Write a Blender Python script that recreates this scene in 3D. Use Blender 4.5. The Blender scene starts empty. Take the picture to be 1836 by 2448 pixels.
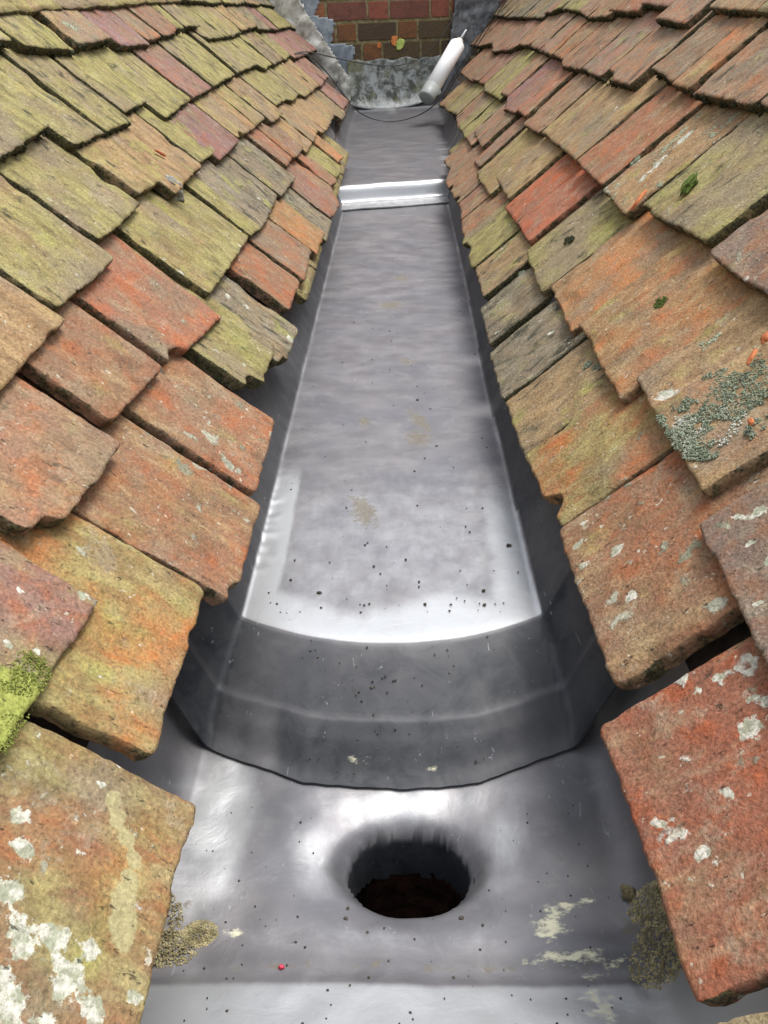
import bpy, math, random
import numpy as np
from mathutils import Vector, Matrix, noise

SC = bpy.context.scene
COL = SC.collection
R = math.radians

# ---------------------------------------------------------------- camera
F, CX, CY = 2080.0, 918.0, 1224.0          # focal length and centre in full-size photo pixels
CAMH = 0.48
def basis(vx, vy, roll):
    y = np.array([vx-CX, -(vy-CY), F]); y /= np.linalg.norm(y)
    r = math.radians(roll); x = np.array([math.cos(r), math.sin(r), 0.0])
    x -= y*x.dot(y); x /= np.linalg.norm(x)
    z = np.cross(x, y)
    if z[1] < 0: z = -z
    return np.array([x, y, z])
BAS = basis(952, -33, 1.5)
cam_d = bpy.data.cameras.new('camera'); cam = bpy.data.objects.new('camera', cam_d); COL.objects.link(cam)
cam_d.sensor_fit = 'AUTO'; cam_d.sensor_width = 36; cam_d.lens = 36*F/2448
cam_d.clip_start = 0.01; cam_d.clip_end = 200
cr, cu, cf = BAS[:, 0], BAS[:, 1], BAS[:, 2]
cam.matrix_world = Matrix(((cr[0], cu[0], -cf[0], 0), (cr[1], cu[1], -cf[1], 0), (cr[2], cu[2], -cf[2], CAMH), (0, 0, 0, 1)))
SC.camera = cam

# ---------------------------------------------------------------- sky, sun, exposure
SUN_EL, SUN_AZ = 72, 62                   # degrees; azimuth measured from +Y towards +X
w = bpy.data.worlds.new('World'); SC.world = w; w.use_nodes = True
wn = w.node_tree; bg = wn.nodes['Background']
sky = wn.nodes.new('ShaderNodeTexSky'); sky.sky_type = 'NISHITA'; sky.sun_disc = False
sky.sun_elevation = R(SUN_EL); sky.sun_rotation = R(SUN_AZ); sky.dust_density = 2; sky.air_density = 1.2
hs = wn.nodes.new('ShaderNodeHueSaturation'); hs.inputs['Saturation'].default_value = 0.30
wn.links.new(sky.outputs[0], hs.inputs['Color']); wn.links.new(hs.outputs[0], bg.inputs[0])
bg.inputs[1].default_value = 0.15
sd = bpy.data.lights.new('sun', 'SUN'); sd.energy = 1.3; sd.angle = R(24); sd.color = (1, .96, .90)
sun = bpy.data.objects.new('sun', sd); COL.objects.link(sun)
el, az = R(SUN_EL), R(SUN_AZ)
sv = Vector((math.sin(az)*math.cos(el), math.cos(az)*math.cos(el), math.sin(el)))
sun.rotation_euler = sv.to_track_quat('Z', 'Y').to_euler()
sun.location = sv*5
SC.view_settings.view_transform = 'Standard'; SC.view_settings.look = 'None'
SC.view_settings.exposure = 1.18; SC.view_settings.gamma = 1

# ---------------------------------------------------------------- helpers
def ray(px, py):
    return BAS @ np.array([(px-CX)/F, -(py-CY)/F, 1.0])
def atz(px, py, z):
    d = ray(px, py); k = (z-CAMH)/d[2]; return Vector((d[0]*k, d[1]*k, z))
def aty(px, py, Y):
    d = ray(px, py); k = Y/d[1]; return Vector((d[0]*k, Y, CAMH+d[2]*k))
WD, WM = 3.95, 0.4                          # brick wall: Y = WD + WM*X
def atw(px, py, off=0.0):
    d = ray(px, py); k = (WD-off)/(d[1]-WM*d[0]); return Vector((d[0]*k, d[1]*k, CAMH+d[2]*k))
def fbm(p, oct=4):
    return noise.fractal(p, 1.0, 2.0, oct)
def smooth(a, b, x):
    t = min(1.0, max(0.0, (x-a)/(b-a))) if a != b else float(x > a)
    return t*t*(3-2*t)

def tag(o, label=None, cat=None, group=None, kind=None):
    if label: o['label'] = label
    if cat: o['category'] = cat
    if group: o['group'] = group
    if kind: o['kind'] = kind
    return o
def empty(name, loc=(0, 0, 0)):
    o = bpy.data.objects.new(name, None); COL.objects.link(o); o.location = loc; o.empty_display_size = .05
    return o
def obj(name, verts, faces, mats, parent=None, smooth_sh=True, matrix=None, midx=None):
    me = bpy.data.meshes.new(name); me.from_pydata([tuple(v) for v in verts], [], faces); me.update()
    if not isinstance(mats, (list, tuple)): mats = [mats]
    for m in mats: me.materials.append(m)
    if midx is not None: me.polygons.foreach_set('material_index', midx)
    me.polygons.foreach_set('use_smooth', [smooth_sh]*len(me.polygons))
    o = bpy.data.objects.new(name, me); COL.objects.link(o)
    if parent is not None: o.parent = parent
    if matrix is not None: o.matrix_world = matrix if parent is None else matrix
    return o

# ---- node helpers
class NT:
    def __init__(s, name):
        s.m = bpy.data.materials.new(name); s.m.use_nodes = True; s.t = s.m.node_tree
        s.b = s.t.nodes['Principled BSDF']
    def n(s, typ, **kw):
        nd = s.t.nodes.new(typ)
        for k, v in kw.items():
            if k in nd.inputs.keys(): s.set(nd.inputs[k], v)
            else: setattr(nd, k, v)
        return nd
    def set(s, sock, v):
        if hasattr(v, 'is_output'): s.t.links.new(v, sock)
        else: sock.default_value = v
    def co(s, which='Object'): return s.n('ShaderNodeTexCoord').outputs[which]
    def mapv(s, v, scale=(1, 1, 1), loc=None):
        nd = s.n('ShaderNodeMapping'); s.set(nd.inputs[0], v); nd.inputs['Scale'].default_value = scale
        if loc is not None: s.set(nd.inputs['Location'], loc)
        return nd.outputs[0]
    def noise(s, v, scale, detail=4, rough=.55, dist=0.0):
        nd = s.n('ShaderNodeTexNoise'); s.set(nd.inputs['Vector'], v); nd.inputs['Scale'].default_value = scale
        nd.inputs['Detail'].default_value = detail; nd.inputs['Roughness'].default_value = rough
        nd.inputs['Distortion'].default_value = dist
        return nd.outputs[0]
    def vor(s, v, scale, rnd=1.0):
        nd = s.n('ShaderNodeTexVoronoi'); s.set(nd.inputs['Vector'], v); nd.inputs['Scale'].default_value = scale
        nd.inputs['Randomness'].default_value = rnd
        return nd.outputs['Distance'], nd.outputs['Color']
    def math(s, op, a, b=0.0, c=0.0, clamp=False):
        nd = s.n('ShaderNodeMath', operation=op, use_clamp=clamp)
        s.set(nd.inputs[0], a); s.set(nd.inputs[1], b); s.set(nd.inputs[2], c); return nd.outputs[0]
    def step(s, x, a, b, lo=0.0, hi=1.0):
        nd = s.n('ShaderNodeMapRange', interpolation_type='SMOOTHSTEP')
        s.set(nd.inputs[0], x); s.set(nd.inputs[1], a); s.set(nd.inputs[2], b); s.set(nd.inputs[3], lo); s.set(nd.inputs[4], hi)
        return nd.outputs[0]
    def mix(s, f, a, b, mode='MIX'):
        nd = s.n('ShaderNodeMix', data_type='RGBA', blend_type=mode)
        s.set(nd.inputs[0], f)
        for sock, v in ((nd.inputs[6], a), (nd.inputs[7], b)):
            if isinstance(v, tuple) and len(v) == 3: v = (*v, 1)
            s.set(sock, v)
        return nd.outputs[2]
    def attr(s, name, typ='GEOMETRY'):
        nd = s.n('ShaderNodeAttribute', attribute_name=name, attribute_type=typ); return nd
    def bump(s, h, dist, strength=1.0, prev=None):
        nd = s.n('ShaderNodeBump'); s.set(nd.inputs['Height'], h); nd.inputs['Distance'].default_value = dist
        nd.inputs['Strength'].default_value = strength
        if prev is not None: s.set(nd.inputs['Normal'], prev)
        return nd.outputs[0]
    def out(s, col=None, rough=None, metal=None, normal=None, spec=None):
        if col is not None: s.set(s.b.inputs['Base Color'], (*col, 1) if isinstance(col, tuple) and len(col) == 3 else col)
        if rough is not None: s.set(s.b.inputs['Roughness'], rough)
        if metal is not None: s.set(s.b.inputs['Metallic'], metal)
        if normal is not None: s.set(s.b.inputs['Normal'], normal)
        if spec is not None: s.set(s.b.inputs['Specular IOR Level'], spec)
        return s.m

# ---------------------------------------------------------------- materials
def tile_material(edge=False):
    t = NT('tile_edge_clay' if edge else 'weathered_clay')
    A = lambda n, k='Fac': t.attr(n, 'OBJECT').outputs[k]
    co = t.mapv(t.co(), loc=A('seed', 'Vector'))
    base = t.n('ShaderNodeObjectInfo').outputs['Color']
    stk = t.mapv(co, (1, .42, 1))            # streaks run down the slope
    nb = t.noise(co, 14, 4, .55)
    ns = t.noise(stk, 62, 6, .66, .5)
    nf = t.noise(co, 420, 3, .6)
    nm = t.noise(co, 38, 5, .62, .4)
    nh = t.noise(co, 900, 2, .6)
    # clay tone
    c = t.mix(t.step(nm, .42, .66), base, t.mix(1.0, base, (1.26, .88, .64), 'MULTIPLY'))       # fresher orange flakes
    c = t.mix(t.step(nb, .40, .70, 0, .55), c, (.205, .135, .10))
    c = t.mix(t.math('MULTIPLY', t.step(ns, .50, .75), .45), c, (.40, .33, .245))
    # algae film
    nmoss = t.math('ADD', t.math('MULTIPLY', nb, .9), t.math('MULTIPLY', ns, .45))
    th = t.math('SUBTRACT', 1.02, t.math('MULTIPLY', A('moss'), .75))
    mm = t.step(nmoss, t.math('SUBTRACT', th, .20), t.math('ADD', th, .22), 0, .86)
    algae = t.mix(t.step(ns, .35, .65), (.205, .180, .068), (.350, .325, .125))
    tn = t.math('ADD', A('tint'), t.math('MULTIPLY', t.math('SUBTRACT', nb, .5), .8))
    algae = t.mix(t.step(tn, .35, .62), algae, t.mix(t.step(ns, .35, .65), (.225, .150, .075), (.390, .270, .135)))
    algae = t.mix(t.step(tn, .85, 1.1), algae, t.mix(t.step(ns, .35, .65), (.150, .130, .085), (.270, .240, .170)))
    algae = t.mix(t.step(t.noise(co, 24, 3), .55, .70, 0, .65), algae, (.33, .335, .090))
    algae = t.mix(t.step(t.noise(co, 9, 3), .45, .66, 0, .8), algae, (.245, .195, .135))
    c = t.mix(mm, c, algae)
    # dark streaks of black lichen / soot
    nd = t.noise(stk, 60, 5, .7, .6)
    dk = A('dark')
    c = t.mix(t.step(t.math('ADD', nd, t.math('MULTIPLY', dk, .16)), .64, .76, 0, .85), c, (.045, .045, .032))
    # lichen discs
    wob = t.mix(.035, co, t.n('ShaderNodeTexNoise', Vector=co, Scale=110.0).outputs['Color'], 'ADD') if False else co
    dn = t.math('MULTIPLY', t.math('SUBTRACT', t.noise(co, 150, 4, .65), .5), .9)
    wv = t.n('ShaderNodeVectorMath', operation='ADD'); t.set(wv.inputs[0], co); nv_ = t.n('ShaderNodeTexNoise', Vector=co, Scale=75.0, Detail=4.0); vs_ = t.n('ShaderNodeVectorMath', operation='SCALE'); t.set(vs_.inputs[0], nv_.outputs['Color']); vs_.inputs['Scale'].default_value = .028; t.set(wv.inputs[1], vs_.outputs[0])
    d1, c1 = t.vor(wv.outputs[0], 52)
    sel = t.n('ShaderNodeSeparateColor'); t.set(sel.inputs[0], c1)
    li = A('lich')
    rad = t.math('MULTIPLY', t.step(sel.outputs[0], t.math('SUBTRACT', 1.0, li), 1.25), .62)
    m1 = t.math('MULTIPLY', t.step(t.math('SUBTRACT', t.math('ADD', d1, dn), rad), -.06, .14, 1, 0), t.step(rad, .02, .06))
    lc = t.mix(t.step(sel.outputs[1], .35, .60), (.235, .235, .165), t.mix(A('white'), (.36, .37, .28), (.62, .61, .54)))
    c = t.mix(t.math('MULTIPLY', m1, .9), c, lc)
    d2, c2 = t.vor(wv.outputs[0], 170)
    sel2 = t.n('ShaderNodeSeparateColor'); t.set(sel2.inputs[0], c2)
    m2 = t.math('MULTIPLY', t.step(t.math('ADD', d2, t.math('MULTIPLY', dn, .7)), .18, .34, 1, 0), t.step(t.math('ADD', sel2.outputs[0], t.math('MULTIPLY', li, .16)), .93, 1.0))
    c = t.mix(t.math('MULTIPLY', m2, .8), c, (.50, .48, .38))
    big = t.noise(co, 26, 6, .7, .8)
    c = t.mix(t.step(big, .50, .68, 0, .55), c, t.mix(1.0, c, (.55, .60, .62), 'MULTIPLY'))
    c = t.mix(t.step(t.noise(co, 33, 6, .72), .56, .66, 0, .4), c, (.345, .30, .215))
    gr = t.noise(co, 210, 6, .85)
    c = t.mix(t.step(gr, .54, .66, 0, .42), c, t.mix(1.0, c, (1.9, 1.8, 1.65), 'MULTIPLY'))
    c = t.mix(t.step(gr, .47, .36, 0, .55), c, t.mix(1.0, c, (.42, .42, .42), 'MULTIPLY'))
    # large green-white crust patch
    cr_ = t.step(t.math('ADD', t.noise(co, 22, 5, .68), t.math('MULTIPLY', A('crust'), .3)), .68, .74)
    crc = t.mix(t.step(nf, .40, .60), (.16, .20, .125), (.43, .50, .37))
    c = t.mix(t.math('MULTIPLY', cr_, .9), c, crc)
    # single lichen stains, smears and lime moss that belong to one tile
    wn_ = t.math('MULTIPLY', t.math('SUBTRACT', t.noise(co, 130, 5, .7), .5), 1.25)
    sp = t.step(t.math('ADD', t.attr('spot').outputs['Fac'], wn_), .50, .60)
    c = t.mix(t.math('MULTIPLY', sp, .93), c, t.mix(t.step(t.noise(co, 120, 4, .7), .42, .58), (.33, .35, .255), (.62, .61, .53)))
    sm_ = t.step(t.math('ADD', t.attr('smear').outputs['Fac'], t.math('MULTIPLY', wn_, .5)), .46, .60)
    c = t.mix(t.math('MULTIPLY', sm_, .85), c, (.40, .36, .19))
    lm_ = t.step(t.math('ADD', t.attr('lime').outputs['Fac'], wn_), .46, .62)
    c = t.mix(t.math('MULTIPLY', lm_, .92), c, t.mix(nf, (.14, .17, .025), (.44, .48, .12)))
    # grain
    c = t.mix(t.step(nf, .30, .70, .55, 0), c, t.mix(1.0, c, (.48, .46, .45), 'MULTIPLY'))
    c = t.mix(t.step(nh, .60, .72, 0, .35), c, t.mix(1.0, c, (1.6, 1.6, 1.6), 'MULTIPLY'))
    pit = t.step(t.noise(stk, 210, 3, .7), .64, .72)
    c = t.mix(t.math('MULTIPLY', pit, .75), c, (.05, .042, .03))
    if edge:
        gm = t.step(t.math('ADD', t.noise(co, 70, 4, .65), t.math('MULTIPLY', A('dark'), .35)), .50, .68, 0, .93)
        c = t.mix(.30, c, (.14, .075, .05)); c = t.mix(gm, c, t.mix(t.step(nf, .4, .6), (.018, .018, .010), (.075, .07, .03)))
    h = t.math('ADD', t.math('MULTIPLY', nm, 1.2), t.math('ADD', t.math('MULTIPLY', nf, .55), t.math('MULTIPLY', ns, .9)))
    h = t.math('ADD', h, t.math('MULTIPLY', m1, .35)); h = t.math('SUBTRACT', h, t.math('MULTIPLY', pit, .6))
    h = t.math('ADD', h, t.math('MULTIPLY', cr_, t.math('ADD', .3, nf)))
    return t.out(c, t.step(nb, .3, .7, .82, .95), 0, t.bump(h, .0024, .85), .25)
M_TILE, M_EDGE = tile_material(), tile_material(True)

def lead_material():
    t = NT('sheet_lead')
    co = t.co(); cx = t.mapv(co, (1, 1.7, 1))      # milling marks run across the sheet
    shine, dirt, paint, dark = (t.attr(n).outputs['Fac'] for n in ('shine', 'dirt', 'paint', 'painted_shade'))
    nb = t.noise(co, 9, 4, .6); nx = t.noise(cx, 16, 5, .62); nf = t.noise(co, 260, 3, .6); nm = t.noise(co, 42, 5, .65, .5)
    c = t.mix(t.step(nx, .35, .65), (.186, .178, .184), (.232, .223, .228))
    c = t.mix(t.step(nb, .40, .62, 0, .6), c, (.160, .162, .178))
    c = t.mix(t.step(nm, .52, .70, 0, .35), c, (.285, .28, .28))
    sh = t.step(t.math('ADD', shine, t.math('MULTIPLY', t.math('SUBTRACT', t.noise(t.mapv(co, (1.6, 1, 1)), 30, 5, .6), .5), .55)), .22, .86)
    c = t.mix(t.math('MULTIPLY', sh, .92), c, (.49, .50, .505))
    dk = t.math('MULTIPLY', dark, t.step(nm, .25, .6, 1, .86))  # shade and dark reflections painted into the lead colour
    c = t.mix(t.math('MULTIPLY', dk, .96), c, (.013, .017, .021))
    scr = t.step(t.noise(t.mapv(co, (1, .22, 1)), 190, 2, .4, 1.5), .73, .76, 0, .32)
    c = t.mix(scr, c, (.42, .42, .42))
    dm = t.step(t.math('ADD', dirt, t.math('MULTIPLY', t.math('SUBTRACT', t.noise(co, 110, 5, .7), .5), 1.5)), .50, .74, 0, .75)
    c = t.mix(dm, c, t.mix(nf, (.09, .075, .05), (.20, .17, .11)))
    pm = t.step(t.math('ADD', paint, t.math('MULTIPLY', t.math('SUBTRACT', t.noise(t.mapv(co, (.6, 1, 1)), 95, 5, .7), .5), 1.5)), .46, .70, 0, .9)
    c = t.mix(pm, c, (.60, .58, .42))
    rgh = t.math('ADD', t.step(nx, .3, .7, .44, .56), t.math('MULTIPLY', nm, .06))
    rgh = t.mix(sh, rgh, t.mix(nf, (.38, .38, .38), (.50, .50, .50))) 
    rgh = t.mix(dk, rgh, (.62, .62, .62)); cover = t.math('MAXIMUM', dm, pm)
    rgh = t.mix(cover, rgh, (.9, .9, .9))
    met = t.math('MULTIPLY', t.math('MULTIPLY', t.math('SUBTRACT', 1, cover), t.math('SUBTRACT', 1, t.math('MULTIPLY', dk, .75))), .62)
    spc = t.math('MULTIPLY', t.math('SUBTRACT', 1, t.math('MULTIPLY', dk, .6)), .5)
    h = t.math('ADD', t.math('MULTIPLY', nx, .10), t.math('ADD', t.math('MULTIPLY', nm, .55), t.math('MULTIPLY', nf, .05)))
    return t.out(c, rgh, met, t.bump(h, .0020, .5), spc)
M_LEAD = lead_material()

def simple(name, a, b, scale, rough=.9, bumpd=.002, metal=0.0, thr=(.35, .65)):
    t = NT(name); co = t.co(); n = t.noise(co, scale, 6, .68)
    c = t.mix(t.step(n, *thr), a, b)
    return t.out(c, rough, metal, t.bump(n, bumpd, .9))

# ---------------------------------------------------------------- lead gutter sheets
def grid_faces(nr, nc, keep=None):
    f = []
    for i in range(nr-1):
        for j in range(nc-1):
            if keep is None or keep(i, j):
                a = i*nc+j; f.append((a, a+1, a+nc+1, a+nc))
    return f
def lin(a, b, n): return [a+(b-a)*i/(n-1) for i in range(n)]
def dens(bands):                              # [(from, to, step), ...] -> positions
    o = []
    for a, b, s in bands:
        n = max(1, round(abs(b-a)/s)); o += [a+(b-a)*i/n for i in range(n)]
    return o + [bands[-1][1]]
SLOPE = R(62)
def cross(a, wl, wr, rad=.014):
    """a = signed distance from the gutter centre along the sheet; returns x, z of the cross-section and how far up the side"""
    side = -1 if a < 0 else 1; wdt = wl if a < 0 else wr; d = abs(a)
    if d <= wdt: return a, 0.0, 0.0
    e = d-wdt
    arc = rad*SLOPE
    if e < arc:
        th = e/rad; return side*(wdt+rad*math.sin(th)), rad*(1-math.cos(th)), e
    e2 = e-arc
    return side*(wdt+rad*math.sin(SLOPE)+e2*math.cos(SLOPE)), rad*(1-math.cos(SLOPE))+e2*math.sin(SLOPE), e
def set_attr(o, name, vals):
    a = o.data.attributes.new(name, 'FLOAT', 'POINT'); a.data.foreach_set('value', vals)
def sheet(name, rows, cols, fn, label, keep=None, thick=.0018):
    V = []; AT = {k: [] for k in ('shine', 'dirt', 'paint', 'painted_shade')}
    for r in rows:
        for a in cols:
            p, at = fn(r, a); V.append(p)
            for k in AT: AT[k].append(at.get(k, 0.0))
    o = obj(name, V, grid_faces(len(rows), len(cols), keep), M_LEAD)
    for k in AT: set_attr(o, k, AT[k])
    tag(o, label, 'lead sheet')
    s = o.modifiers.new('thickness', 'SOLIDIFY'); s.thickness = thick; s.offset = -1
    es = o.modifiers.new('crisp', 'EDGE_SPLIT'); es.split_angle = R(50)
    return o
def ell(x, y, cx, cy, rx, ry, rot=0):         # 1 at the centre, .5 on the rim, falling off beyond
    c, s_ = math.cos(rot), math.sin(rot); dx, dy = x-cx, y-cy
    u, v = (dx*c+dy*s_)/rx, (-dx*s_+dy*c)/ry
    return max(0.0, 1-.5*math.sqrt(u*u+v*v))

XC = -.0125
colsN = dens([(-.30, -.19, .008), (-.19, .19, .0032), (.19, .30, .008)])
HX, HY = .000, .411
def z_near(X, Y):
    r = math.hypot((X-HX), (Y-HY)/.75)
    z = -.0555 - .020*math.exp(-(r/.060)**2) - .007*math.exp(-(r/.12)**2)
    hr = hole_r(math.atan2((Y-HY)/.70, X-HX))
    fr = smooth(-.2, .8, (Y-HY)/.75/max(r, 1e-5))
    z -= (.013-.008*fr)*math.exp(-(max(0, r-hr)/.0085)**2) if r < .085 else 0
    z += .38*(max(0, .325-Y))*smooth(.33, .31, Y)
    z += .004*noise.noise(Vector((X*11, Y*11, 2)))+.0012*noise.noise(Vector((X*40, Y*40, 5)))
    z += .004*math.exp(-((Y-.335)/.012)**2)*smooth(.05, .12, X)
    return z
def hole_r(th):
    far = smooth(.0, .6, math.sin(th))
    return .0440*(1+.03*math.cos(2*th)+.09*noise.noise(Vector((math.cos(th)*2.1, math.sin(th)*2.1, 8)))+far*.05*noise.noise(Vector((math.cos(th)*3.5, math.sin(th)*7, 1))))
# --- middle sheet: long bay, rounded step at its near end, apron on the sheet below
# path: (length along, Y, z)
path = [(0, .4735, -.0525), (.02, .488, -.0480), (.045, .5065, -.0388), (.060, .5175, -.0315), (.066, .523, -.0300), (.090, .543, -.0185),
        (.112, .5600, -.0085), (.122, .5680, -.0045), (.131, .5765, -.0016), (.142, .587, -.0002), (.160, .605, 0), (2.06, 2.505, 0)]
def at_path(q):
    for i in range(len(path)-1):
        a, b = path[i], path[i+1]
        if q <= b[0]:
            t = (q-a[0])/(b[0]-a[0])
            # catmull-rom in Y,z
            p0 = path[max(0, i-1)]; p3 = path[min(len(path)-1, i+2)]
            if b[0]-a[0] > .5: return a[1]+(b[1]-a[1])*t, a[2]+(b[2]-a[2])*t
            def cr(k):
                m0 = (b[k]-p0[k])/(b[0]-p0[0]+1e-9)*(b[0]-a[0]); m1 = (p3[k]-a[k])/(p3[0]-a[0])*(b[0]-a[0]) if p3[0]-a[0] < .5 else (b[k]-a[k])
                t2, t3 = t*t, t*t*t
                return (2*t3-3*t2+1)*a[k]+(t3-2*t2+t)*m0+(-2*t3+3*t2)*b[k]+(t3-t2)*m1
            return cr(1), cr(2)
    return path[-1][1], path[-1][2]
def fn_mid(q, a):
    Y, z = at_path(q)
    ap = smooth(.15, .02, q)                                  # 1 on the apron, 0 on the long sole
    wl = .1305+.016*ap; wr = .1290+.014*ap
    wr += -.004*smooth(.70, 1.1, Y)*smooth(1.6, 1.2, Y)
    x, zz, e = cross(a, wl, wr, .007+.003*ap)
    ax = abs(x)
    s1 = .036*(ax/.13)**2 if ax < .16 else .036*(1.515+(ax-.16)*8)
    s2 = (.003*(ax/.07)**2 if ax < .07 else .003+(ax-.07)*.42)+.0016*noise.noise(Vector((x*26, 2, 4)))+.0012*noise.noise(Vector((x*70, 2, 4)))
    sh = (s1*(1-ap)+s2*ap)*smooth(.85, .60, Y)
    X = x+XC
    Yp = Y+sh
    # hand dressing: shallow swells, ripples on the folds
    z += .0013*noise.noise(Vector((X*9, Yp*5, 3.1)))+.0002*noise.noise(Vector((X*22, Yp*34, 1.7)))
    if a < -.11: z += .0028*noise.noise(Vector((a*30, Yp*75, 0)))*smooth(.66, .72, Yp)*smooth(.98, .88, Yp)*smooth(-.115, -.132, a)*smooth(.03, .0, e)
    if e > 0: z += .0024*noise.noise(Vector((X*5, Yp*42, 9)))*smooth(1.3, 1.5, Yp)*smooth(2.1, 1.8, Yp)*smooth(0, .02, e)
    if q < .06: z += (z_near(X, Yp)+.0030-z)*smooth(.045, .004, q)
    if ap > .02: z += smooth(.0, .03, q)*ap*(.0028*noise.noise(Vector((X*14, Yp*9, 7)))+.0022*max(0, noise.noise(Vector((X*19+Yp*12, 4, 2)))))
    s = 0
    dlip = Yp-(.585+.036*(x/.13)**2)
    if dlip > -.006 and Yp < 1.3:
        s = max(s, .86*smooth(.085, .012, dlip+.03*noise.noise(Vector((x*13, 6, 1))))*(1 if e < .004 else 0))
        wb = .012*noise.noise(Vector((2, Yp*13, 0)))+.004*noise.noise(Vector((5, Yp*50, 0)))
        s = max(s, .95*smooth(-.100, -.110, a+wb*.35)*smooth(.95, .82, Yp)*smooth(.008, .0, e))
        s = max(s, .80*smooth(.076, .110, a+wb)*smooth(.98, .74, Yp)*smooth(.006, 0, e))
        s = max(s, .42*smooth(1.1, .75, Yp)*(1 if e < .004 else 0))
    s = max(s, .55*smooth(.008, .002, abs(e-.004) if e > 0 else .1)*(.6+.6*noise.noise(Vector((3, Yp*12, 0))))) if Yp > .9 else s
    ds = 0
    for (cx_, cy_, rx, ry) in [(0.02, 1.02, .013, .055), (.018, .97, .02, .03), (-.045, .80, .018, .045), (-.02, 1.50, .03, .03), (.0, 1.66, .02, .025), (.005, 1.23, .015, .02), (-.05, 1.02, .012, .02)]:
        ds = max(ds, .88*ell(X, Yp, cx_, cy_, rx, ry, .25))
    ds = max(ds, .34*smooth(.05, .0, dlip)*smooth(-.004, .0, dlip))
    pn = 0
    if ap > .4: pn = max(.56*ell(X, Yp, -.033, .492, .018, .009), .52*ell(X, Yp, .020, .489, .010, .006))
    shade = smooth(-.003, -.012, dlip)  # apron and upstands coloured dark in place of shade and dim reflections
    if e > .004: shade = max(shade, .72)
    if shade > .5: shade *= .84+.25*noise.noise(Vector((X*11, Yp*11, 5)))
    if shade > .5 and e > 0: shade = min(1, shade+.2)
    shade = max(0, shade)*(1-.45*smooth(.018, .0, abs(a+.105))*ap*smooth(.53, .51, Y)-.22*smooth(.0035, 0, abs(Y-.5195+.0015*noise.noise(Vector((x*20, 1, 1))))))
    return (X, Yp, z+zz), dict(shine=s, dirt=ds, paint=pn, painted_shade=min(1, shade))
rowsM = dens([(0, .20, .0032), (.20, .62, .005), (.62, 2.06, .012)])
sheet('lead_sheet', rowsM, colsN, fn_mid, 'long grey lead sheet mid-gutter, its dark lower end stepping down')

# --- near sheet with the outlet hole
rowsN = dens([(-.05, .20, .01), (.20, .50, .0024), (.50, .72, .006)])
colsH = dens([(-.30, -.20, .008), (-.20, -.07, .0035), (-.07, .07, .0022), (.07, .20, .0035), (.20, .30, .008)])
def fn_near(r, a):
    x, zz, e = cross(a, .150, .152, .030)
    X = x+XC; Y = r
    dx, dy = X-HX, (Y-HY)/.86; rr = math.hypot(dx, dy); th = math.atan2(dy, dx)
    h = hole_r(th)
    thr_ = 0.0
    if rr < h:
        k = (h-.0006)/max(rr, 1e-5); X, Y = HX+dx*k, HY+dy*k*.75; thr_ = (h-rr)*2.2
    z = z_near(X, Y)-thr_
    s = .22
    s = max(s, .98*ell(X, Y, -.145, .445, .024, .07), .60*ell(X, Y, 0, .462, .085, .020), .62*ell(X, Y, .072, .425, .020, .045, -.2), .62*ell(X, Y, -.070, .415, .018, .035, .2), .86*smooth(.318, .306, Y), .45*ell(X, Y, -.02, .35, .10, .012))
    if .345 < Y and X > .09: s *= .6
    d = max(.66*ell(X, Y, -.158, .362, .026, .020), .80*ell(X, Y, -.160, .345, .024, .018), .74*ell(X, Y, .155, .345, .026, .03), .60*ell(X, Y, -.125, .352, .020, .012), .52*smooth(.010, .0, abs(Y-.326)))
    pt = max(.70*ell(X, Y, .098, .358, .020, .012, .9), .66*ell(X, Y, -.118, .350, .016, .006), .66*ell(X, Y, .115, .300, .012, .03), .80*ell(X, Y, .105, .331, .030, .007), .66*ell(X, Y, .125, .374, .012, .0035))
    shd = .40*smooth(.014, .0, abs(Y-.329))+(.42 if e > .006 and X < 0 else 0)+.50*smooth(.008, -.002, rr-h)+(1.0 if rr < h-.0012 else 0)+.62*ell(X, Y, .120, .44, .050, .075)+.55*ell(X, Y, -.100, .45, .020, .055)+.30*ell(X, Y, 0, .362, .08, .012)  # shade in the hole throat painted dark, plus darker bands and crease
    return (X, Y, z+zz), dict(shine=s, dirt=d, paint=pt, painted_shade=max(0, min(1.0 if rr < h else .9, shd)))
_nc = len(colsH)
def keep_near(i, j):
    c = cross((colsH[j]+colsH[j+1])/2, .150, .152, .030)[0]+XC; y = (rowsN[i]+rowsN[i+1])/2
    dx, dy = c-HX, (y-HY)/.86
    th = math.atan2(dy, dx)
    return math.hypot(dx, dy) > hole_r(th)-.020
sheet('lead_sheet', rowsN, colsH, fn_near, 'bright dished lead sheet with the round outlet hole at the near end of the gutter', keep_near)

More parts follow.
